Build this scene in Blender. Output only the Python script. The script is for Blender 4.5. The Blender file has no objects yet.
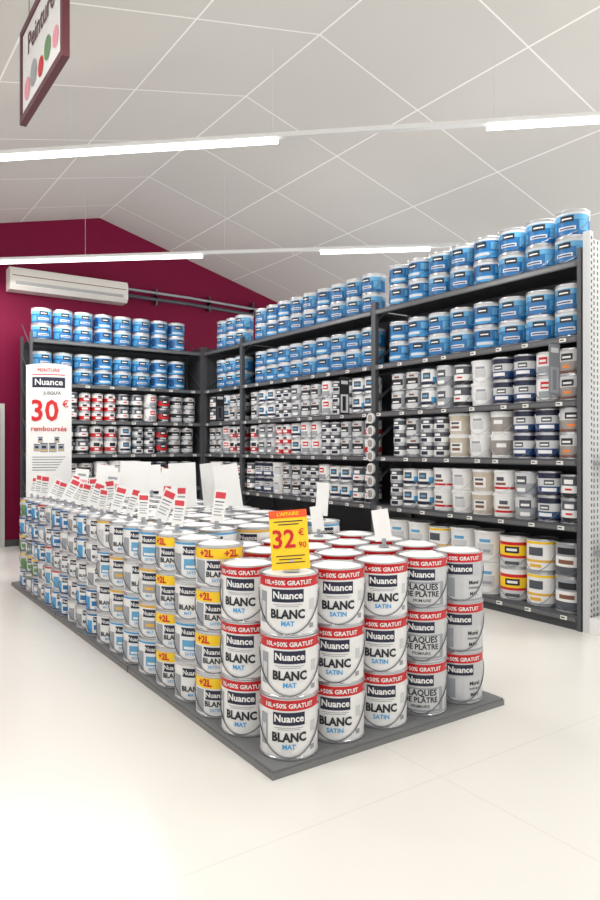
import bpy, math, random
from mathutils import Vector, Matrix
random.seed(7)
D=bpy.data
scene=bpy.context.scene
COL=scene.collection
pi=math.pi
# ------------------------------------------------------------------ materials
MATS={}
def mat(name,col,rough=0.45,metal=0.0,emis=None,estr=0.0,noise=0.0,nscale=8.0,spec=0.5):
    if name in MATS: return MATS[name]
    m=D.materials.new(name); m.use_nodes=True
    nt=m.node_tree; b=nt.nodes['Principled BSDF']
    b.inputs['Base Color'].default_value=(*col,1); b.inputs['Roughness'].default_value=rough
    b.inputs['Metallic'].default_value=metal; b.inputs['Specular IOR Level'].default_value=spec
    if emis: 
        b.inputs['Emission Color'].default_value=(*emis,1); b.inputs['Emission Strength'].default_value=estr
    if noise>0:
        tc=nt.nodes.new('ShaderNodeTexCoord'); n=nt.nodes.new('ShaderNodeTexNoise'); n.inputs['Scale'].default_value=nscale
        n.inputs['Detail'].default_value=3
        mx=nt.nodes.new('ShaderNodeMix'); mx.data_type='RGBA'
        mx.inputs[6].default_value=(*[c*(1-noise) for c in col],1); mx.inputs[7].default_value=(*[min(1,c*(1+noise)) for c in col],1)
        nt.links.new(tc.outputs['Object'],n.inputs['Vector']); nt.links.new(n.outputs['Fac'],mx.inputs[0]); nt.links.new(mx.outputs[2],b.inputs['Base Color'])
    MATS[name]=m; return m
def M_(nt,op,a,b=None):
    n=nt.nodes.new('ShaderNodeMath'); n.operation=op
    for i,v in enumerate((a,b)):
        if v is None: continue
        if isinstance(v,(int,float)): n.inputs[i].default_value=v
        else: nt.links.new(v,n.inputs[i])
    return n.outputs[0]
def gridmat(name,col,line,sx,sy,ox,oy,w,axes=('X','Y'),rough=0.6,dots=False,noise=0.03,nscale=1.0,spec=0.5):
    m=mat(name,col,rough=rough,noise=noise,nscale=nscale,spec=spec); nt=m.node_tree
    b=nt.nodes['Principled BSDF']; src=b.inputs['Base Color'].links[0].from_socket
    tc=nt.nodes.new('ShaderNodeTexCoord'); s=nt.nodes.new('ShaderNodeSeparateXYZ'); nt.links.new(tc.outputs['Object'],s.inputs[0])
    def tri(ax,sc,o):
        f=M_(nt,'FRACT',M_(nt,'DIVIDE',M_(nt,'ADD',s.outputs[ax],o+1000*sc),sc))
        return M_(nt,'MULTIPLY',M_(nt,'ABSOLUTE',M_(nt,'SUBTRACT',f,0.5)),sc)
    a=tri(axes[0],sx,ox); c=tri(axes[1],sy,oy)
    if dots:
        mask=M_(nt,'MULTIPLY',M_(nt,'LESS_THAN',a,w),M_(nt,'LESS_THAN',c,w*1.6))
    else:
        mask=M_(nt,'MAXIMUM',M_(nt,'GREATER_THAN',a,sx/2-w),M_(nt,'GREATER_THAN',c,sy/2-w))
    mx=nt.nodes.new('ShaderNodeMix'); mx.data_type='RGBA'; nt.links.new(mask,mx.inputs[0]); nt.links.new(src,mx.inputs[6]); mx.inputs[7].default_value=(*line,1)
    nt.links.new(mx.outputs[2],b.inputs['Base Color'])
    return m
WHITE=mat('paint_white',(.80,.80,.795),.30)
OFFW=mat('off_white',(.58,.59,.60),.35)
LGREY=mat('light_grey',(.31,.33,.36),.4)
LIDW=mat('lid_white',(.76,.76,.75),.4)
SILV=mat('tin_metal',(.55,.56,.58),.3,.85)
WIRE=mat('wire_metal',(.17,.17,.19),.35,.8)
RED=mat('label_red',(.58,.006,.010),.4)
NAVY=mat('label_navy',(.008,.012,.040),.35)
BLACK=mat('label_black',(.010,.010,.013),.4)
DGREY=mat('dark_grey_print',(.07,.078,.095),.45)
TXT=mat('print_charcoal',(.015,.017,.024),.5)
CYAN=mat('print_light_blue',(.06,.34,.66),.5)
BLUE=mat('label_blue',(.010,.145,.38),.35)
BLUE2=mat('label_deep_blue',(.008,.055,.19),.35)
SKYB=mat('label_sky',(.11,.36,.60),.35)
YEL=mat('label_yellow',(.92,.60,.010),.45)
GOLD=mat('label_gold',(.72,.42,.06),.45)
ORANGE=mat('label_orange',(.85,.22,.03),.45)
GREEN=mat('label_green',(.13,.27,.11),.5)
BROWN=mat('label_brown',(.20,.08,.045),.5)
WOODG=mat('label_grey_wood',(.30,.27,.25),.5,noise=.25,nscale=30)
SHELF=mat('shelf_steel',(.080,.085,.093),.45,.2)
SHELFD=mat('shelf_back',(.050,.053,.058),.6)
PLAT=mat('platform_grey',(.16,.165,.17),.5,noise=.12,nscale=6)
PLATE=mat('platform_edge',(.20,.205,.21),.4,.3)
CARD=mat('card_white',(.78,.78,.77),.5)
PINK=mat('card_pink',(.75,.30,.36),.5)
BODYG=mat('body_metal_grey',(.56,.57,.59),.28,.55)
# ------------------------------------------------------------------ mesh builder
TXC={}
def textgeo(s,bold=0.0):
    k=(s,bold)
    if k in TXC: return TXC[k]
    cu=D.curves.new('t','FONT'); cu.body=s; cu.size=1; cu.align_x='CENTER'; cu.align_y='CENTER'; cu.resolution_u=2; cu.offset=bold
    ob=D.objects.new('t',cu); COL.objects.link(ob)
    dg=bpy.context.evaluated_depsgraph_get(); dg.update()
    me=D.meshes.new_from_object(ob.evaluated_get(dg))
    v=[(p.co.x,p.co.y) for p in me.vertices]; f=[tuple(p.vertices) for p in me.polygons]
    D.objects.remove(ob); D.meshes.remove(me); D.curves.remove(cu)
    TXC[k]=(v,f); return TXC[k]
class MB:
    def __init__(s): s.v=[];s.f=[];s.m=[];s.mats=[];s.sm=[]
    def mi(s,m):
        if m not in s.mats: s.mats.append(m)
        return s.mats.index(m)
    def face(s,idx,m,smooth=False): s.f.append(idx); s.m.append(s.mi(m)); s.sm.append(smooth)
    def lathe(s,prof,mats,seg=28,cx=0,cy=0,cz=0):
        rings=[]
        for r,z in prof:
            if r<=1e-6: s.v.append((cx,cy,cz+z)); rings.append([len(s.v)-1])
            else:
                b=len(s.v)
                for i in range(seg):
                    a=2*pi*i/seg; s.v.append((cx+r*math.cos(a),cy+r*math.sin(a),cz+z))
                rings.append(list(range(b,b+seg)))
        for k in range(len(rings)-1):
            A,B=rings[k],rings[k+1]; m=mats[k] if isinstance(mats,(list,tuple)) else mats
            for i in range(seg):
                j=(i+1)%seg
                if len(A)==1 and len(B)==1: continue
                if len(A)==1: s.face((A[0],B[j],B[i]),m,True)
                elif len(B)==1: s.face((A[i],A[j],B[0]),m,True)
                else: s.face((A[i],A[j],B[j],B[i]),m,True)
    def box(s,x0,x1,y0,y1,z0,z1,m,T=None):
        b=len(s.v); P=[(x0,y0,z0),(x1,y0,z0),(x1,y1,z0),(x0,y1,z0),(x0,y0,z1),(x1,y0,z1),(x1,y1,z1),(x0,y1,z1)]
        if T: P=[tuple(T@Vector(p)) for p in P]
        s.v+=P
        for q in ((0,3,2,1),(4,5,6,7),(0,1,5,4),(1,2,6,5),(2,3,7,6),(3,0,4,7)): s.face(tuple(b+i for i in q),m)
    def cpatch(s,R,a0,a1,z0,z1,m,off=.0012):
        n=max(2,int((a1-a0)/.15)+1); b=len(s.v)
        for i in range(n+1):
            a=a0+(a1-a0)*i/n
            for z in (z0,z1):
                r=R(z)+off; s.v.append((r*math.sin(a),-r*math.cos(a),z))
        for i in range(n): s.face((b+2*i,b+2*i+2,b+2*i+3,b+2*i+1),m,True)
    def ctext(s,R,txt,size,z,m,a=0,off=.0028,bold=0.0,sx=1.0):
        v,f=textgeo(txt,bold); b=len(s.v)
        for x,y in v:
            zz=z+y*size; r=R(zz); th=a+x*size*sx/r; r+=off; s.v.append((r*math.sin(th),-r*math.cos(th),zz))
        for q in f: s.face(tuple(b+i for i in q),m)
    def ptext(s,txt,size,x,z,m,y=-.001,bold=0.0,sx=1.0,rot=0,T=None):
        v,f=textgeo(txt,bold); b=len(s.v); c,sn=math.cos(rot),math.sin(rot)
        for px,py in v:
            px*=size*sx; py*=size
            p=(x+px*c-py*sn,y,z+px*sn+py*c)
            if T: p=tuple(T@Vector(p))
            s.v.append(p)
        for q in f: s.face(tuple(b+i for i in q),m)
    def tube(s,pts,r,m,seg=6,closed=False):
        pts=[Vector(p) for p in pts]; n=len(pts); base=len(s.v)
        for i,p in enumerate(pts):
            t=(pts[min(i+1,n-1)]-pts[max(i-1,0)]).normalized()
            u=t.cross(Vector((0,0,1)))
            if u.length<1e-3: u=t.cross(Vector((0,1,0)))
            u.normalize(); w=t.cross(u)
            for k in range(seg):
                a=2*pi*k/seg; s.v.append(tuple(p+u*r*math.cos(a)+w*r*math.sin(a)))
        for i in range(n-1):
            for k in range(seg):
                j=(k+1)%seg; s.face((base+i*seg+k,base+i*seg+j,base+(i+1)*seg+j,base+(i+1)*seg+k),m,True)
        s.face(tuple(base+k for k in range(seg)),m); s.face(tuple(base+(n-1)*seg+k for k in reversed(range(seg))),m)
    def mesh(s,name):
        me=D.meshes.new(name); me.from_pydata(s.v,[],s.f)
        for m in s.mats: me.materials.append(m)
        me.polygons.foreach_set('material_index',s.m); me.polygons.foreach_set('use_smooth',s.sm)
        me.update(); me.set_sharp_from_angle(angle=math.radians(38)); return me
def obj(name,data,loc=(0,0,0),rz=0,parent=None,label=None,cat=None,group=None,kind=None,rot=None):
    o=D.objects.new(name,data); COL.objects.link(o); o.location=loc
    o.rotation_euler=rot if rot else (0,0,rz)
    if parent: o.parent=parent
    if label: o['label']=label
    if cat: o['category']=cat
    if group: o['group']=group
    if kind: o['kind']=kind
    return o
# ------------------------------------------------------------------ can templates
TPL={}
def can(key,name,label,r,h,bands,lid=SILV,patches=(),texts=(),taper=1.0,handle=True,split=False,seg=26,rim=SILV,cat='paint can',plastic=False,toprim=None,wr=.0028):
    rb=r*taper; tr=toprim or rim
    def R(z): return rb+(r-rb)*z/h
    body=MB(); prof=[(0,.003),(rb-.006,.003),(rb-.004,0),(rb+.003,.001),(rb+.003,.008),(rb,.011)]; ms=[rim,rim,rim,rim,rim]
    for z0,z1,m in bands:
        prof.append((R(z1*h),max(.012,z1*h) if z1<1 else h-.016)); ms.append(m)
    if plastic:
        prof+=[(r+.006,h-.028),(r+.007,h-.004),(r+.004,h)]; ms+=[lid,lid,lid]
    else:
        prof+=[(r+.0045,h-.013),(r+.0055,h-.006),(r+.004,h)]; ms+=[tr,tr,rim]
    body.lathe(prof,ms,seg)
    lb=MB() if split else body
    ld=MB() if split else body
    if plastic:
        ld.lathe([(r+.004,h),(r-.006,h),(r-.010,h-.006),(r-.03,h-.006),(r-.033,h-.003),(0,h-.003)],lid,seg)
    else:
        ld.lathe([(r+.004,h),(r-.006,h),(r-.010,h-.008),(r-.022,h-.008),(r-.025,h-.004),(0,h-.004)],[rim,rim,lid,lid,lid],seg)
    for p in patches:
        a0,a1,z0,z1,m=p[:5]; off=p[5] if len(p)>5 else .0012
        lb.cpatch(R,a0,a1,z0*h,z1*h,m,off)
    for t in texts:
        s_,size,z,m,a=t[:5]; bd=t[5] if len(t)>5 else 0; sx=t[6] if len(t)>6 else 1
        lb.ctext(R,s_,size,z*h,m,a,bold=bd,sx=sx)
    hd=None
    if handle:
        hd=MB() if split else body
        z0=h*.72; drop=h*.67
        pts=[]
        for i in range(19):
            a=-pi/2+pi*i/18; c=max(0,math.cos(a)); z=z0-drop*c**.9
            rr=R(z)+.006; pts.append((rr*math.sin(a),-rr*math.cos(a),z))
        hd.tube(pts,wr,WIRE if not plastic else OFFW,5)
        for sgn in (-1,1):
            hd.box(sgn*(R(z0)+.001)-.004,sgn*(R(z0)+.001)+.004,-.014,.014,z0-.014,z0+.014,SILV if not plastic else OFFW)
    TPL[key]=dict(name=name,label=label,r=r,h=h,body=body.mesh(name),cat=cat,
        parts=[(n,b.mesh(n)) for n,b in (('lid',ld),('label',lb),('handle',hd)) if b is not None and b is not body and b.v])
def put(key,x,y,z,rz,group,label=None):
    t=TPL[key]; o=obj(t['name'],t['body'],(x,y,z),rz,label=label or t['label'],cat=t['cat'],group=group)
    for n,me in t['parts']: obj(n,me,parent=o)
    return o
def bignuance(key,sub,label,dark=False,col=False):
    P=[(-pi,pi,.805,.955,RED),(-.56,.56,.565,.775,NAVY)]
    T=[("10L+50% GRATUIT",.0295,.88,WHITE,a,.03,1.02) for a in (-2.1,0,2.1)]
    T+=[("Nuance",.046,.675,WHITE,0,.03,1.0)]
    if not dark:
        P+=[(-1.15,-.80,.20,.72,LGREY),(-1.08,-.86,.30,.55,OFFW,.002),(.80,1.05,.42,.60,OFFW),(.80,1.0,.12,.20,LGREY),(-.5,.5,.520,.530,LGREY),(-.4,.4,.492,.502,LGREY)]
        T+=[("BLANC",.057,.365,TXT,0,.042,.92),(sub,.031,.215,CYAN,0,.03)]
        bands=[(0,.04,LGREY),(.04,1,WHITE)]
    elif col:
        P+=[(-1.5,-.1,.08,.53,OFFW),(.15,1.2,.08,.53,OFFW),(-.75,-.2,.12,.50,LGREY,.002)]
        T+=[("Mural",.030,.40,TXT,.62,.03),("Intérieur",.020,.30,TXT,.62,.01),("MAT",.028,.18,TXT,.62,.02)]
        bands=[(0,.08,LGREY),(.08,1,BODYG)]
    else:
        P+=[(-1.0,1.0,.08,.53,LGREY),(-.74,.80,.12,.50,OFFW,.002)]
        T+=[("PLAQUES",.046,.435,TXT,.03,.03,.95),("DE PLÂTRE",.041,.300,TXT,.03,.03,.95),("PRIMAIRE",.024,.18,TXT,0.03,.01)]
        bands=[(0,.06,LGREY),(.06,1,OFFW)]
    can(key,'large_paint_can',label,.139,.286,bands,lid=LIDW,patches=P,texts=T,split=True,seg=40,toprim=RED,wr=.0032)
bignuance('bmat','MAT','large white metal paint can with red promotional band, matt white')
bignuance('bsat','SATIN','large white metal paint can with red promotional band, satin white')
bignuance('bpla','', 'large light grey plasterboard primer can with red band',dark=True)
bignuance('bgry','', 'large silver grey paint can with photo label and red band',dark=True,col=True)
RL=.130; HL=.232; RM=.114; HM=.184
PB=mat('pale_blue',(.34,.46,.60),.4); GG=mat('grey_green',(.18,.22,.21),.4)
def med(key,label,body,top,topz,acc,low,txt="BLANC",sub="SATIN",toptext=None,split=False,tcol=TXT,lid=LIDW,side=None,r=RM,h=HM,extra=()):
    q=h/HM
    P=[(-pi,pi,topz,.92,top),(-.46,.46,topz-.26,topz-.04,NAVY),(-1.1,-.56,.10,.64,acc),(.56,1.05,.12,.50,low)]+list(extra)
    if side: P.append((-pi,pi,.05,.13,side))
    T=[("Nuance",.030*q,topz-.15,WHITE,0,.02)]
    if txt: T+=[(txt,.032*q,.32,tcol,0,.03)]
    T+=[(sub,.019*q,.18,CYAN,0,.01)]
    if toptext: T+=[(toptext,.042*q,(topz+.92)/2,RED,a,.04) for a in (-1.6,-.5,.6,1.6)]
    can(key,'medium_paint_can',label,r,h,[(0,.05,LGREY),(.05,1,body)],lid=lid,patches=P,texts=T,split=split,seg=28)
kw=dict(r=RL,h=HL,split=True)
med('m2l','white paint can with yellow +2L bonus band',WHITE,YEL,.68,LGREY,GOLD,toptext="+2L",**kw)
med('mwh','white paint can with navy logo panel and blue rim band',WHITE,CYAN,.87,LGREY,SKYB,txt="",extra=[(-.4,.4,.26,.52,SKYB),(-.3,.3,.30,.36,WHITE,.002)],**kw)
med('mgd','white paint can with gold rim band',WHITE,GOLD,.85,OFFW,YEL,sub="MAT",txt="",extra=[(-.42,.42,.26,.50,LGREY),(-.25,.25,.34,.42,GOLD,.002)],**kw)
med('mpl','plain white paint can with navy logo panel',WHITE,OFFW,.87,LGREY,OFFW,sub="MAT",**kw)
med('s_white','white paint can with navy logo panel',WHITE,OFFW,.86,LGREY,DGREY)
med('s_red','white paint can with red top band',WHITE,RED,.84,SKYB,LGREY,sub="MAT")
med('s_blue','white paint can with blue bands',WHITE,BLUE,.84,CYAN,BLUE,side=BLUE2,sub="MAT",txt="",extra=[(-.4,.4,.26,.46,BLUE)])
med('s_sky','pale blue paint can with navy panel',PB,BLUE2,.84,WHITE,ORANGE,side=WHITE,txt="",extra=[(-.4,.4,.26,.46,WHITE)])
med('s_grey','light grey paint can with green and yellow details',OFFW,YEL,.84,GREEN,DGREY,side=GREEN,txt="",extra=[(-.4,.4,.26,.46,GREEN)])
med('s_green','dark grey green paint can with white panel',GG,WHITE,.84,WHITE,GOLD,tcol=WHITE)
# shelf cans
can('blueA','paint_can','blue exterior paint can with black badge and pale rim',.136,.222,[(0,.08,BLUE2),(.08,.62,BLUE),(.62,.82,SKYB),(.82,1,OFFW)],
    lid=SILV,patches=[(-.42,.42,.55,.78,BLACK),(-.30,.30,.63,.68,WHITE,.002),(-.55,.55,.24,.38,OFFW),(-.45,.45,.28,.33,BLUE2,.002),(.75,1.4,.2,.6,SKYB),(-1.4,-.75,.15,.5,CYAN)],seg=22)
can('blueB','paint_can','mid blue and white paint can with light blue band',.136,.222,[(0,.10,BLUE2),(.10,.36,CYAN),(.36,.82,BLUE),(.82,1,OFFW)],
    lid=SILV,patches=[(-.40,.40,.52,.77,BLACK),(-.28,.28,.61,.66,WHITE,.002),(-.6,.6,.20,.32,OFFW),(.7,1.4,.45,.75,SKYB),(-1.4,-.8,.2,.7,BLUE2)],seg=22)
can('blackw','paint_can','white paint can with black label band',.100,.200,[(0,.10,DGREY),(.10,.38,OFFW),(.38,.70,BLACK),(.70,1,OFFW)],lid=SILV,
    patches=[(-.45,.45,.44,.52,WHITE),(-.3,.3,.76,.86,BROWN),(.7,1.1,.2,.9,LGREY)],seg=20)
can('navy','paint_can','navy blue paint can with white label',.108,.215,[(0,.15,NAVY),(.15,.40,BLUE2),(.40,.72,OFFW),(.72,1,NAVY)],lid=SILV,
    patches=[(-.6,.6,.2,.34,WHITE),(-.4,.4,.46,.66,DGREY),(-.3,.3,.52,.58,WHITE,.002)],seg=20)
can('wood','paint_can','brown wood stain can with white label',.108,.215,[(0,.15,BROWN),(.15,.5,WOODG),(.5,1,OFFW)],lid=SILV,
    patches=[(-.5,.5,.55,.8,BLACK),(-.35,.35,.62,.7,WHITE,.002),(-.3,.3,.25,.35,ORANGE)],seg=20)
can('redw','paint_can','red and white paint can with silver lid',.098,.205,[(0,.2,OFFW),(.2,.48,RED),(.48,1,WHITE)],lid=SILV,
    patches=[(-.45,.45,.54,.80,BLACK),(-.3,.3,.28,.4,WHITE),(.6,1.1,.3,.7,DGREY)],seg=20)
can('whiteb','paint_can','white paint can with thin blue label',.100,.205,[(0,.1,LGREY),(.1,1,WHITE)],lid=SILV,
    patches=[(-.9,.9,.22,.38,NAVY),(-.45,.45,.50,.82,DGREY),(-.3,.3,.6,.7,SKYB,.002),(.7,1.2,.3,.6,CYAN)],seg=20)
can('whitet','paint_can','tall white paint can with grey and red label',.104,.212,[(0,.08,LGREY),(.08,1,WHITE)],lid=SILV,
    patches=[(-.6,.6,.14,.42,LGREY),(-.4,.4,.52,.80,RED),(-.3,.3,.6,.7,WHITE,.002)],seg=20)
can('tin','small_tin','small white paint tin with dark label',.084,.134,[(0,.1,LGREY),(.1,.5,WHITE),(.5,.85,DGREY),(.85,1,OFFW)],lid=SILV,
    patches=[(-.5,.5,.15,.42,NAVY),(-.35,.35,.58,.75,WHITE,.002)],seg=18,handle=False)
can('tinr','small_tin','small red and white paint tin',.084,.134,[(0,.1,LGREY),(.1,.5,RED),(.5,.85,WHITE),(.85,1,OFFW)],lid=SILV,
    patches=[(-.5,.5,.2,.42,WHITE),(-.35,.35,.55,.75,BLACK,.002)],seg=18,handle=False)
can('dark','paint_can','dark grey paint can with white stripe',.098,.204,[(0,.25,BLACK),(.25,.55,WHITE),(.55,1,DGREY)],lid=SILV,
    patches=[(-.4,.4,.62,.8,WHITE),(-.3,.3,.36,.44,RED),(-1.1,-.7,.5,.9,LGREY)],seg=20)
can('redd','paint_can','dark red paint can with black panel',.098,.204,[(0,.25,BLACK),(.25,.6,RED),(.6,1,DGREY)],lid=SILV,
    patches=[(-.45,.45,.4,.78,BLACK),(-.3,.3,.5,.6,WHITE,.002),(-.5,.5,.1,.2,OFFW)],seg=20)
can('silver','paint_can','silver and grey enamel paint can',.105,.212,[(0,.5,LGREY),(.5,1,OFFW)],lid=SILV,
    patches=[(-.5,.5,.45,.8,DGREY),(-.35,.35,.55,.65,WHITE,.002),(-.4,.4,.15,.3,WHITE)],seg=20)
can('bwhite','paint_bucket','white plastic paint bucket with press-on lid',.118,.214,[(0,1,WHITE)],lid=LIDW,rim=WHITE,
    patches=[(-.5,.5,.25,.6,OFFW),(-.4,.4,.62,.72,LGREY)],taper=.9,seg=22,plastic=True,cat='paint bucket')
can('bwood','paint_bucket','plastic bucket with grey wood pattern label',.118,.214,[(0,.12,WHITE),(.12,.75,WOODG),(.75,1,WHITE)],lid=LIDW,rim=WHITE,
    patches=[(-.4,.4,.45,.62,WHITE)],taper=.92,seg=22,plastic=True,cat='paint bucket')
can('bbeige','paint_bucket','beige plastic bucket with brown label',.118,.214,[(0,1,mat('beige',(.55,.48,.38),.45))],lid=LIDW,rim=WHITE,
    patches=[(-.6,.6,.2,.65,WHITE),(-.4,.4,.3,.42,BROWN,.002),(-.4,.4,.5,.6,DGREY,.002)],taper=.92,seg=22,plastic=True,cat='paint bucket')
can('bred','paint_bucket','white plastic bucket with red stripe and brown text',.112,.214,[(0,.18,WHITE),(.18,.28,RED),(.28,1,WHITE)],lid=LIDW,rim=WHITE,
    patches=[(-.5,.5,.36,.46,BROWN),(-.35,.35,.54,.70,DGREY)],taper=.94,seg=22,plastic=True,cat='paint bucket')
can('yellow','large_shelf_can','large yellow and red paint can',.133,.290,[(0,.3,OFFW),(.3,.38,RED),(.38,.70,YEL),(.70,.8,RED),(.8,1,WHITE)],lid=SILV,
    patches=[(-.5,.5,.46,.66,BLACK),(-.5,.5,.1,.2,DGREY),(-.35,.35,.52,.60,WHITE,.002)],seg=22)
can('lwyel','large_shelf_can','large white paint can with yellow band',.133,.290,[(0,.08,LGREY),(.08,.3,WHITE),(.3,.38,GOLD),(.38,1,WHITE)],lid=SILV,
    patches=[(-.5,.5,.5,.75,DGREY),(-pi,pi,.85,.92,YEL),(-.4,.4,.15,.25,GOLD)],seg=22)
can('lwdark','large_shelf_can','large dark grey and white masonry paint can',.133,.290,[(0,.3,DGREY),(.3,.6,WHITE),(.6,1,LGREY)],lid=SILV,
    patches=[(-.6,.6,.66,.85,BLACK),(-.5,.5,.38,.5,BROWN)],seg=22)
can('lbwhite','paint_bucket','large white plastic paint bucket',.140,.295,[(0,1,WHITE)],lid=LIDW,rim=WHITE,
    patches=[(-.6,.6,.25,.6,OFFW),(-.4,.4,.64,.74,SKYB),(-.4,.4,.32,.42,LGREY,.002)],taper=.9,seg=22,plastic=True,cat='paint bucket')
# ------------------------------------------------------------------ room
ST='structure'
FLOOR=gridmat('floor_concrete',(.725,.71,.67),(.67,.65,.60),3.2,3.2,.9,1.0,.004,rough=.24,noise=.02,nscale=.8)
CEIL=gridmat('ceiling_panels',(.64,.625,.595),(.92,.91,.89),1.22,1.32,.0,.30,.009,rough=.8,noise=.03,nscale=.6)
WALLM=mat('wall_magenta',(.17,.001,.032),.6,noise=.08,nscale=2,spec=.2)
WALLG=mat('wall_grey',(.55,.54,.52),.7,noise=.03,nscale=2)
b=MB(); b.box(-7,10,-5,11.0,-.1,0,FLOOR); obj('floor',b.mesh('floor'),kind=ST)
RX,RZ=3.66,5.22
def cz(x): return RZ-.28*(x-RX) if x>RX else RZ-.24*(RX-x)
b=MB()
P=[(-7,cz(-7)),(RX,RZ),(10,cz(10))]
for t in (0,.08):
    for x,z in P: 
        for y in (-5,11.2): b.v.append((x,y,z+t))
for q in ((0,1,3,2),(2,3,5,4),(6,8,9,7),(8,10,11,9),(0,2,8,6),(2,4,10,8),(1,7,9,3),(3,9,11,5),(0,6,7,1),(4,5,11,10)): b.face(q,CEIL)
obj('ceiling',b.mesh('ceiling'),kind=ST)
b=MB()
o=[(-7,0),(10,0),(10,cz(10)),(RX,RZ),(-7,cz(-7))]
for y in (11.0,11.15):
    for x,z in o: b.v.append((x,y,z))
b.face((0,1,2,3,4),WALLM); b.face((9,8,7,6,5),WALLM)
for i in range(5): j=(i+1)%5; b.face((i,i+5,j+5,j),WALLM)
obj('wall_back',b.mesh('wall_back'),kind=ST)
b=MB(); b.box(1.25,2.2,10.95,11.0,0,2.15,WALLG); b.box(1.32,2.13,10.93,10.95,.02,2.08,mat('door_grey',(.42,.43,.45),.5)); b.box(1.38,1.5,10.90,10.93,1.0,1.03,WIRE)
obj('door_1',b.mesh('door_1'),kind=ST)
b=MB(); b.box(2.2,10,10.98,11.0,0,.1,SHELF); obj('baseboard_back',b.mesh('bb'),kind=ST)
# ------------------------------------------------------------------ shelving
LV=[3.03,2.415,1.89,1.40,.86,.12]
DEP=.60
TAGM=mat('price_tag',(.75,.74,.70),.5)
tag=MB(); tag.box(-.03,.03,-.006,0,-.016,.016,TAGM); tag.box(-.022,.01,-.0075,-.006,-.004,.006,TXT); tagm=tag.mesh('tag')
def unit(x,y,L,rz,label,side=None):
    e=obj('shelving_unit',None,(x,y,0),rz,label=label,cat='shelving unit',group='dark steel paint shelving'); e.empty_display_size=.2
    for k,z in enumerate(LV):
        b=MB()
        b.box(.035,L-.035,0,DEP-.02,z-.012,z,SHELF)
        b.box(.035,L-.035,-.004,.016,z-.055,z-.012,SHELF)
        b.box(.035,L-.035,DEP-.04,DEP-.02,z-.045,z-.012,SHELF)
        if k==5: b.box(.035,L-.035,.02,.04,0,z-.012,SHELFD)
        b.box(.05,L-.05,-.007,-.004,z-.046,z-.016,mat('rail',(.14,.145,.15),.3,.2))
        obj('shelf',b.mesh('shelf'),parent=e)
        if k>0:
            n=max(2,int(L/.32))
            for i in range(n):
                obj('price_tag',tagm,(L*(i+.5)/n+random.uniform(-.06,.06),-.0075,z-.031),parent=e)
    up=MB()
    for yy in (0,DEP-.05):
        up.box(0,.035,yy,yy+.05,0,3.12,SHELF)
    for k in range(7):
        z=.2+k*.45; up.tube([(.017,.03,z),(.017,DEP-.03,z+.4)],.008,SHELF,6)
    um=up.mesh('upright')
    obj('upright',um,parent=e); obj('upright',um,(L-.035,0,0),parent=e)
    b=MB(); b.box(.035,L-.035,DEP-.018,DEP-.006,.0,3.03,SHELFD); obj('back_panel',b.mesh('bp'),parent=e)
    if side is not None:
        b=MB(); b.box(side,side+.008,.05,DEP-.05,.0,3.1,SHELFD); obj('side_panel',b.mesh('sp'),parent=e)
    return e
FX=5.03
YB=[3.27,5.83,8.80,10.02]
for i in range(3):
    unit(FX,YB[i+1],YB[i+1]-YB[i],-pi/2,['dark steel shelving bay at the aisle end, full of paint cans','dark steel shelving bay in the middle of the paint run','short dark steel shelving bay next to the corner'][i],side=.002 if i==2 else None)
unit(2.35,10.03,2.675,0,'dark steel shelving along the magenta wall with paint cans',side=2.665)
def fill(axis,a0,a1,z,seq,group):
    a=a0
    while True:
        for key,n,tiers in seq:
            t=TPL[key]; r=t['r']+.006; gap=.014 if r>.13 else .010
            for c in range(n):
                if a+2*r>a1: return
                for k in range(tiers):
                    j=random.uniform(-.004,.004); rr=random.uniform(-.22,.22)
                    if axis=='Y': put(key,FX+.03+r+j,a+r+random.uniform(-.001,.001),z+.001+k*(t['h']+.0006),-pi/2+.25+rr,group)
                    else: put(key,a+r,10.03+.03+r+j,z+.001+k*(t['h']+.0006),rr,group)
                a+=2*r+gap
G='paint cans on the steel shelves'
B1=[('blueA',3,2),('blueB',1,2),('blueA',2,2),('blueB',2,2)]
near={0:B1,1:B1,
 2:[('wood',1,2),('whitet',1,2),('navy',2,2),('bwhite',1,2),('dark',1,2),('silver',1,2),('whiteb',1,2),('blackw',2,2),('whitet',1,2),('blackw',2,2),('dark',1,2)],
 3:[('wood',1,2),('navy',2,2),('bwood',1,2),('bwhite',1,2),('bbeige',1,2),('tin',2,3),('blackw',1,2),('tin',1,3),('whiteb',2,2),('whitet',2,2)],
 4:[('dark',1,2),('navy',1,2),('silver',1,2),('bred',1,2),('bbeige',1,2),('bwhite',1,2),('bred',1,2),('whiteb',2,2),('tin',2,3),('whitet',1,2),('tin',2,3)],
 5:[('lwdark',1,2),('lwyel',1,2),('yellow',1,2),('lbwhite',2,2),('lwyel',1,2),('lbwhite',3,2)]}
mid={0:B1,1:B1,
 2:[('whiteb',2,2),('tin',2,3),('whitet',1,2),('blackw',2,2),('silver',1,2),('tin',2,3),('whiteb',2,2),('blackw',3,2)],
 3:[('redw',1,2),('blackw',2,2),('tin',2,3),('whitet',2,2),('whiteb',1,2),('tinr',2,3),('silver',2,2)],
 4:[('dark',2,2),('whiteb',2,2),('whitet',1,2),('tin',2,3),('blackw',2,2),('bwhite',1,2),('navy',2,2)],
 5:[('lwdark',3,1),('lbwhite',3,1)]}
far={0:B1,1:B1,2:[('blackw',2,2),('whiteb',1,2),('dark',2,2)],3:[('redw',2,2),('whitet',1,2),('blackw',3,2)],4:[('dark',3,2),('whiteb',2,2)],5:[('lwdark',3,1)]}
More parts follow.
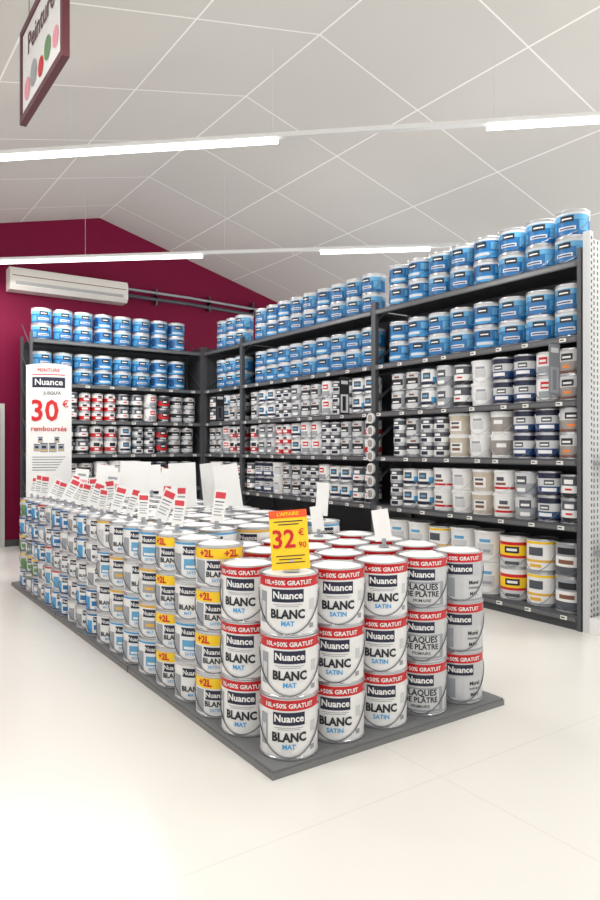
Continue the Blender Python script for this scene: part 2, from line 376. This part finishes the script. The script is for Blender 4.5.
back={0:B1,1:B1,
 2:[('redw',2,2),('dark',1,2),('tinr',3,3),('dark',2,2),('whitet',1,2),('redd',1,2),('blackw',3,2)],
 3:[('tinr',2,3),('dark',2,2),('redw',2,2),('whiteb',1,2),('tin',2,3),('redd',1,2),('blackw',2,2),('dark',1,2)],
 4:[('dark',2,2),('blackw',2,2),('whitet',1,2),('bwhite',2,2),('redd',2,2),('dark',3,2)],
 5:[('lwdark',4,1),('lbwhite',3,1)]}
for k in range(6):
    fill('Y',YB[0]+.05,YB[1]-.04,LV[k],near[k],G)
    fill('Y',YB[1]+.05,YB[2]-.04,LV[k],mid[k],G)
    fill('Y',YB[2]+.05,YB[3]-.04,LV[k],far[k],G)
    fill('X',2.40,4.98,LV[k],back[k],G)
PERF=gridmat('perforated_white',(.62,.62,.61),(.12,.12,.12),.05,.05,0,0,.009,axes=('X','Z'),dots=True,rough=.4)
e=obj('gondola_end_unit',None,(5.035,3.255,0),label='white perforated steel end panel beside the dark shelving',cat='gondola')
b=MB(); b.box(.05,.95,-.02,0,.1,3.2,PERF); obj('perforated_panel',b.mesh('pp'),parent=e)
b=MB()
b.box(0,.05,-.06,0,0,3.24,OFFW)
for i in range(62): b.box(.018,.032,-.0615,-.06,.12+i*.05,.145+i*.05,DGREY)
um=b.mesh('post'); obj('upright',um,parent=e); obj('upright',um,(.95,0,0),parent=e)
b=MB(); b.box(.0,1.0,-.45,-.06,0,.13,WHITE); obj('base',b.mesh('base'),parent=e)
for z in (.62,1.35):
    b=MB(); b.box(.06,.95,-.32,-.02,z,z+.03,LGREY); b.box(.06,.95,-.325,-.32,z-.01,z+.035,WHITE); obj('shelf',b.mesh('sh'),parent=e)
def blade(y,z1,h,m1,m2,lab):
    x=FX-.01
    b=MB(); b.box(-.14,0,-.004,.004,-h,0,m1); b.box(-.125,-.015,-.0055,-.004,-h+.02,-h*.45,m2)
    b.box(-.10,-.05,-.0065,-.0055,-h*.9,-h*.5,m1); b.box(-.12,-.02,-.0055,-.004,-.07,-.03,OFFW)
    b.tube([(-.13,0,.004),(.0,0,.004)],.005,WIRE,6)
    obj('shelf_sign',b.mesh('blade'),(x,y,z1),0,label=lab,cat='sign',group='blade signs on the shelving')
blade(3.46,2.35,.42,mat('sign_grey',(.20,.21,.23),.45),LGREY,'grey vertical blade sign clipped under the shelf edge')
blade(6.25,2.30,.42,BLACK,OFFW,'black vertical blade sign projecting from the shelving')
blade(9.3,2.30,.40,BLACK,DGREY,'dark vertical blade sign near the corner')
e=obj('sample_strip',None,(FX-.016,5.83,1.90),-pi/2,label='hanging strip with round white paint sample tins',cat='sample display')
b=MB(); b.box(-.012,.012,0,.006,-1.0,0,DGREY); obj('strip',b.mesh('strip'),parent=e)
b=MB(); b.lathe([(0,0),(.055,0),(.06,.004),(.06,.03),(.055,.034),(.045,.034),(.043,.030),(0,.030)],[OFFW,OFFW,OFFW,OFFW,WHITE,SILV,WOODG],24)
dm=b.mesh('disc')
for i in range(7): obj('sample_tin',dm,(0,0,-.08-i*.14),parent=e,rot=(pi/2,0,0))
# ------------------------------------------------------------------ island
PX1=3.245
b=MB(); b.box(1.65,PX1,2.60,7.88,0,.03,PLATE); b.box(1.655,PX1-.005,2.605,7.875,.03,.04,PLAT)
for yy in (4.4,6.15): b.box(1.648,PX1+.002,yy-.003,yy+.003,.0,.0405,SHELFD)
obj('display_platform',b.mesh('platform'),label='low grey rectangular display platform on the shop floor',cat='platform')
Z0=.041
HB_=.2866
GI='large paint cans stacked on the display platform'
r=.139
cols=['bmat','bsat','bsat','bpla','bgry']
for row,(yy,x0) in enumerate([(2.765,1.850),(3.100,1.815),(3.405,2.12),(3.71,2.12)]):
    for i in range(5):
        x=x0+.301*i
        if x+r>3.28: continue
        key=cols[i] if row<1 else (cols[i] if row<2 and i!=3 else random.choice(['bmat','bsat']))
        for k in range(3):
            jx,jy=random.uniform(-.002,.002),random.uniform(-.002,.002)
            rz=-math.atan2(x,yy)+random.uniform(-.10,.10)+(.05 if i==4 else 0)
            if row==1 and i==0: rz-=.28
            put(key,x+jx,yy+jy+(.016 if row==0 and i else 0),Z0+k*HB_,rz,GI)
GM='medium paint cans stacked on the display platform'
tops=[]
def ktype(i,k):
    if i==0: return 'm2l'
    if i==1: return 'mwh' if k%2 else 'mpl'
    if i==2: return 'm2l'
    if i==3: return random.choice(['mwh','mgd'])
    return random.choice(['mpl','mwh','mwh','mgd'])
def stype(i):
    if i<4: return random.choice(['s_white','s_blue','s_white','s_blue'])
    if i<7: return random.choice(['s_blue','s_sky','s_white','s_red'])
    return random.choice(['s_grey','s_green','s_sky','s_grey','s_blue','s_green'])
stk=MB()
NL=7; YL0=3.388; SL=.279
DL=HL+.0006; DM=HM+.0006
for i in range(NL):
    yy=YL0+i*SL
    for k in range(4):
        put(ktype(i,k),1.80+random.uniform(-.003,.003),yy,Z0+k*DL,-math.atan2(1.8,yy)-.28+random.uniform(-.25,.2),GM)
    tops.append((1.80,yy,Z0+4*DL,0))
    if i<2: continue
    yi=yy+.045
    for j in range(4):
        x=2.10+.283*j
        put(random.choice(['mpl','mwh','mgd']),x,yi,Z0+3*DL,-.6+random.uniform(-.3,.3),GM); tops.append((x,yi,Z0+4*DL,1))
        for k in range(3): stk.lathe([(0,0),(RL,0),(RL,HL-.004),(RL+.003,HL),(0,HL)],[SILV,WHITE,SILV,LIDW],12,x,yi,Z0+k*DL)
YS0=YL0+(NL-1)*SL+RL+RM+.02
i=0
while YS0+i*.2475+RM<7.87:
    yy=YS0+i*.2475
    for k in range(5):
        put(stype(i),1.785+random.uniform(-.005,.005),yy,Z0+k*DM,-.5+random.uniform(-.3,.3),GM)
    tops.append((1.785,yy,Z0+5*DM,0))
    if yy+.05+RM<7.87:
        for j in range(5):
            x=2.055+.2475*j; yi=yy+.05
            put(stype(i),x,yi,Z0+4*DM,-.5+random.uniform(-.3,.3),GM); tops.append((x,yi,Z0+5*DM,1))
            for k in range(4): stk.lathe([(0,0),(RM,0),(RM,HM-.004),(RM+.003,HM),(0,HM)],[SILV,WHITE,SILV,LIDW],12,x,yi,Z0+k*DM)
    i+=1
o=obj('paint_can_stack',stk.mesh('stack'),label='inner tiers of white paint cans under the top layer',cat='paint cans',kind='stuff')
# ------------------------------------------------------------------ cards
used=set()
def card(x,y,w,h,rz,tilt,roll,kind,label,loc=None,edge=None):
    if loc is None:
        c=[t for t in tops if (t[0],t[1]) not in used and (edge is None or t[3]==edge)]
        t=min(c,key=lambda t:(t[0]-x)**2+(t[1]-y)**2); used.add((t[0],t[1])); loc=(t[0],t[1],t[2]+.002)
    b=MB(); m=CARD
    T=Matrix.Translation((0,0,.026+w/2*abs(math.sin(roll))))@Matrix.Rotation(roll,4,'Y')@Matrix.Rotation(-tilt,4,'X')
    b.box(-w/2,w/2,0,.002,0,h,m,T)
    if kind=='red':
        b.box(-w*.40,w*.40,-.0012,0,h*.74,h*.93,mat('card_red',(.60,.04,.06),.5),T)
        for q,(a,c) in enumerate([(.62,.36),(.52,.30),(.40,.36),(.32,.2),(.22,.3)]): b.box(-w*.36,w*c,-.0012,0,h*a,h*(a+.035),DGREY if q==0 else LGREY,T)
    if kind=='pink':
        b.box(-w*.42,w*.42,-.0012,0,h*.05,h*.55,PINK,T); b.box(-w*.3,w*.3,-.0012,0,h*.7,h*.8,LGREY,T)
    b2=MB(); b2.box(-.03,.03,-.02,.025,0,.006,LGREY); b2.box(-.012,.012,-.004,.006,.006,.04+w/2*abs(math.sin(roll)),LGREY)
    o=obj('price_card',b.mesh('card'),loc,rz,label=label,cat='price card',group='price cards on the paint display')
    obj('card_foot',b2.mesh('foot'),parent=o)
for (x,y,w,h,rz,ti,ro) in [(2.55,6.5,.30,.36,-.45,.1,.03),(2.30,6.98,.18,.32,-.6,.15,.1),(2.38,5.0,.22,.37,-.55,.15,-.05),(2.67,5.08,.18,.36,-.65,.1,-.12),(2.66,4.72,.20,.35,-.6,.15,-.16),(2.94,4.05,.09,.24,-.5,.1,.08),(2.55,7.25,.18,.28,-.4,.2,.0),(2.80,6.25,.18,.28,-.5,.1,.12),(3.02,7.25,.22,.30,-.4,.1,-.05)]:
    card(x,y,w,h,rz,ti,ro,'plain','plain white display card standing on the cans',edge=1)
for (x,y) in [(2.30,6.5),(2.30,7.5)]: card(x,y,.15,.26,-.6,.1,.1,'pink','white card with pink picture standing on cans',edge=1)
n=0
for t in [t for t in tops if t[3]==0]:
    n+=1
    if n<3: continue
    s=random.uniform(.9,1.2)
    card(t[0],t[1],.08*s,.19*s,-.65+random.uniform(-.6,.5),random.uniform(.0,.3),random.uniform(.05,.5),'red','small white price card with red header, leaning',edge=0)
for (x,y) in [(2.1,4.0),(2.1,4.5),(2.1,4.9),(2.05,5.9),(2.05,6.4),(2.05,7.0)]:
    card(x,y,.085,.22,-.65+random.uniform(-.5,.4),random.uniform(.0,.25),random.uniform(-.15,.4),'red','small white price card with red header on inner cans',edge=1)
card(0,0,.08,.17,-.7,.2,-.15,'plain','plain white card leaning on the large cans',loc=(2.72,3.71,Z0+3*HB_+.002))
card(0,0,.10,.19,-.75,.2,-.16,'plain','plain white card beside the red rimmed cans',loc=(2.76,3.10,Z0+3*HB_+.002))
# yellow price sign
b=MB(); w,h=.185,.285; T=Matrix.Translation((0,0,.006))@Matrix.Rotation(-.07,4,'Y')@Matrix.Rotation(-.12,4,'X')
b.box(-w/2,w/2,0,.003,0,h,YEL,T)
b.box(-w/2,w/2,-.0012,0,h*.87,h,mat('sign_orange',(.80,.09,.015),.5),T)
b.ptext("L'AFFAIRE",.025,0,h*.935,YEL,y=-.0025,bold=.02,T=T)
b.ptext("32",.122,-.028,h*.50,RED,y=-.0025,bold=.02,sx=.95,T=T); b.ptext("€",.045,.060,h*.61,RED,y=-.0025,bold=.01,T=T); b.ptext("90",.040,.062,h*.40,RED,y=-.0025,bold=.01,T=T)
for k,(a,c) in enumerate([(.80,.07),(.75,.05)]): b.box(-c,c,-.0012,0,h*a,h*(a+.018),TXT,T)
for k,(a,c) in enumerate([(.22,.07),(.165,.055),(.11,.07)]): b.box(-c,c,-.0012,0,h*a,h*(a+.016),TXT,T)
o=obj('price_sign',b.mesh('ysign'),(1.842,2.735,Z0+3*HB_+.004),-.60,label='yellow price sign with red numbers on a paint can',cat='price sign')
b=MB(); b.box(-.04,.04,-.02,.03,0,.005,SILV); b.box(-.01,.01,.004,.012,.0,.05,SILV); obj('sign_foot',b.mesh('sf'),parent=o)
# ------------------------------------------------------------------ banner
e=obj('promo_banner',None,(2.14,8.24,0),-.33,label='tall white promotional banner with navy logo and red price',cat='banner')
b=MB(); n=16;W=.50;HB=2.47
def by(x): return -.06*math.cos(x/W*pi)
def bp(x,z,off=0): return (x,by(x)-off,z)
for i in range(n+1):
    x=-W/2+W*i/n; top=HB-.02*(2*x/W)**2
    b.v+= [(x,by(x),.05),(x,by(x),top),(x,by(x)+.006,.05),(x,by(x)+.006,top)]
for i in range(n):
    a=i*4;c=a+4
    b.face((a,c,c+1,a+1),CARD,True); b.face((a+2,a+3,c+3,c+2),CARD,True); b.face((a+1,c+1,c+3,a+3),CARD)
def brect(x0,x1,z0,z1,m,off=.002):
    k=8; s=len(b.v)
    for i in range(k+1):
        x=x0+(x1-x0)*i/k; b.v.extend([bp(x,z0,off),bp(x,z1,off)])
    for i in range(k): b.face((s+2*i,s+2*i+2,s+2*i+3,s+2*i+1),m,True)
def btext(t,size,x,z,m,bold=.0,sx=1):
    v,f=textgeo(t,bold); s=len(b.v)
    for px,py in v: b.v.append(bp(x+px*size*sx,z+py*size,.008))
    for q in f: b.face(tuple(s+i for i in q),m)
brect(-.18,.18,2.19,2.31,NAVY); btext("Nuance",.10,0,2.25,WHITE,.02)
btext("JUSQU'À",.05,.04,2.125,TXT,.01)
btext("3",.34,-.125,1.91,RED,.02,.9); btext("0",.34,.035,1.91,RED,.02,.9); btext("€",.11,.185,2.0,RED,.01)
btext("remboursés",.082,0,1.71,RED,.015); brect(-.18,.18,2.335,2.345,RED); btext("PEINTURE",.055,0,2.39,RED,.01)
for cx,cz_,q in [(-.09,1.55,.8),(.09,1.55,.8),(-.13,1.45,1),(.135,1.45,1),(-.05,1.44,1.25),(.045,1.44,1.25)]:
    brect(cx-.034*q,cx+.034*q,cz_,cz_+.085*q,LGREY,.002+.0004*q); brect(cx-.034*q,cx+.034*q,cz_+.075*q,cz_+.085*q,DGREY,.003+.0004*q); brect(cx-.02*q,cx+.02*q,cz_+.035*q,cz_+.06*q,NAVY,.003+.0004*q); brect(cx-.026*q,cx+.026*q,cz_+.012*q,cz_+.022*q,GOLD,.003+.0004*q)
for i in range(6): brect(-.18,.18-.02*i,1.38-.03*i,1.387-.03*i,DGREY)
obj('banner_panel',b.mesh('banner'),parent=e)
b=MB(); b.box(-.27,.27,-.12,.12,0,.04,LGREY); b.tube([(0,.03,.04),(0,.03,2.3)],.012,SILV,8); obj('banner_stand',b.mesh('bstand'),parent=e)
# ------------------------------------------------------------------ hanging poster
e=obj('hanging_poster',None,(1.05,4.70,3.62),-pi/2,label='hanging rectangular poster with burgundy frame and text',cat='poster')
FR=mat('poster_frame',(.10,.02,.03),.4)
PH=.56; PL=.94
b=MB(); b.box(0,PL,0,.02,0,PH,CARD); 
b.ptext("Peinture",.18,.47,.41,FR,y=-.003,bold=.02)
for cx,zz,rr,m in [(.15,.15,.07,PINK),(.31,.18,.08,LGREY),(.48,.14,.06,RED),(.63,.18,.07,GREEN),(.80,.16,.06,PINK)]:
    s=len(b.v); k=20
    for i in range(k): b.v.append((cx+rr*math.cos(2*pi*i/k),-.003,zz+rr*math.sin(2*pi*i/k)))
    b.face(tuple(range(s,s+k)),m)
obj('poster_panel',b.mesh('pp'),parent=e)
b=MB(); 
for q in ((-.02,PL+.02,-.02,.022),(-.02,PL+.02,PH-.022,PH+.02)): b.box(q[0],q[1],-.010,.030,q[2],q[3],FR)
for q in ((-.02,.022),(PL-.022,PL+.02)): b.box(q[0],q[1],-.010,.030,.022,PH-.022,FR)
obj('poster_frame',b.mesh('pf'),parent=e)
for xx in (.15,.80):
    b=MB(); b.tube([(xx,.01,PH+.02),(xx,.01,cz(1.05)-3.62)],.003,WIRE,5); obj('suspension_cable',b.mesh('pc'),parent=e)
# ------------------------------------------------------------------ AC + pipes
e=obj('air_conditioner',None,(2.23,10.72,3.84),0,label='white wall mounted air conditioning unit on magenta wall',cat='air conditioner')
ACM=mat('ac_cream',(.84,.82,.77),.4)
b=MB(); L=1.8
pr=[(.28,0),(.05,0),(0,.06),(0,.27),(.04,.33),(.28,.33)]
for x in (0,L):
    for y,z in pr: b.v.append((x,y,z))
b.face(tuple(range(5,-1,-1)),ACM); b.face(tuple(range(6,12)),ACM)
for i in range(6): j=(i+1)%6; b.face((i,i+6,j+6,j),ACM)
obj('casing',b.mesh('ac'),parent=e)
b=MB(); b.box(.08,L-.08,-.006,0,.075,.12,LGREY); 
for i in range(3): b.box(.08,L-.08,-.012,-.004,.082+i*.014,.086+i*.014,ACM)
obj('air_outlet_grille',b.mesh('acg'),parent=e)
b=MB(); b.box(.03,L-.03,-.004,0,.20,.210,BROWN); obj('trim_strip',b.mesh('act'),parent=e)
for dz,rr in ((0,.03),(.11,.022)):
    b=MB(); b.tube([(4.03,10.92,4.0+dz),(5.2,10.92,3.99+dz),(6.9,10.92,3.93+dz)],rr,LGREY if dz else DGREY,10)
    for xx in (4.6,5.6,6.5): b.box(xx-.01,xx+.01,10.9,11.0,3.9+dz,4.06+dz,WIRE)
    obj('wall_pipe',b.mesh('pipe'),label='grey pipe clipped along the magenta wall',cat='pipe',group='wall pipes')
# ------------------------------------------------------------------ linear lights
TUBE=mat('lamp_diffuser',(.95,.95,.93),.4,emis=(1,.98,.95),estr=3)
TRK=mat('trunking',(.66,.66,.65),.4)
def linelight(x,y,z,dx,dy,s0,s1,lits,power):
    ang=math.atan2(dy,dx)
    e=obj('linear_ceiling_light',None,(x,y,z),ang,label='long white linear light on trunking hung below the ceiling',cat='ceiling light',group='linear ceiling lights')
    b=MB(); b.box(s0,s1,-.028,.028,.028,.07,TRK); obj('trunking',b.mesh('trk'),parent=e)
    s=s0+.3
    while s<s1:
        X=x+dx*s; b=MB(); b.tube([(s,0,.07),(s,0,cz(X)-z+.01)],.0022,TRK,5); obj('suspension_cable',b.mesh('cab'),parent=e); s+=1.9
    for a,c in lits:
        b=MB(); b.box(a,c,-.034,.034,-.008,.028,TUBE); obj('light_tube',b.mesh('tube'),parent=e)
        l=D.lights.new('lamp','AREA'); l.shape='RECTANGLE'; l.size=c-a; l.size_y=.06; l.energy=power*(c-a); l.color=(1,.98,.955)
        lo=D.objects.new('lamp_source',l); COL.objects.link(lo); lo.parent=e; lo.location=((a+c)/2,0,-.012)
linelight(1.34,6.88,4.2,.7346,-.6785,-1.5,7.0,[(-1.5,2.64),(4.44,7.0)],23)
linelight(1.95,9.97,4.0,.7557,-.655,-1.0,7.2,[(-1.0,2.8),(4.36,5.75)],22)
linelight(-1.0,4.3,3.95,.7346,-.6785,-2.5,6.5,[(-2.5,6.5)],13)
linelight(-3.2,1.9,3.5,.7346,-.6785,-2.0,7.5,[(-2.0,7.5)],4)
# ------------------------------------------------------------------ world, camera
w=D.worlds.new('World'); scene.world=w; w.use_nodes=True; nt=w.node_tree
bg=nt.nodes['Background']; bg.inputs[0].default_value=(1,.99,.975,1)
tc=nt.nodes.new('ShaderNodeTexCoord'); sp=nt.nodes.new('ShaderNodeSeparateXYZ'); nt.links.new(tc.outputs['Generated'],sp.inputs[0])
mr=nt.nodes.new('ShaderNodeMapRange'); mr.inputs[1].default_value=-.12; mr.inputs[2].default_value=.08; mr.inputs[3].default_value=2.6; mr.inputs[4].default_value=.50
nt.links.new(sp.outputs[2],mr.inputs[0]); nt.links.new(mr.outputs[0],bg.inputs[1])
cam=D.cameras.new('Camera'); co=D.objects.new('Camera',cam); COL.objects.link(co); scene.camera=co
co.location=(0,0,1.5); co.rotation_euler=(pi/2,0,-math.atan2(474,685))
cam.sensor_fit='VERTICAL'; cam.sensor_height=36; cam.lens=685/900*36; cam.shift_y=-.0033; cam.clip_start=.05
scene.view_settings.view_transform='Standard'; scene.view_settings.look='None'; scene.view_settings.exposure=0.16
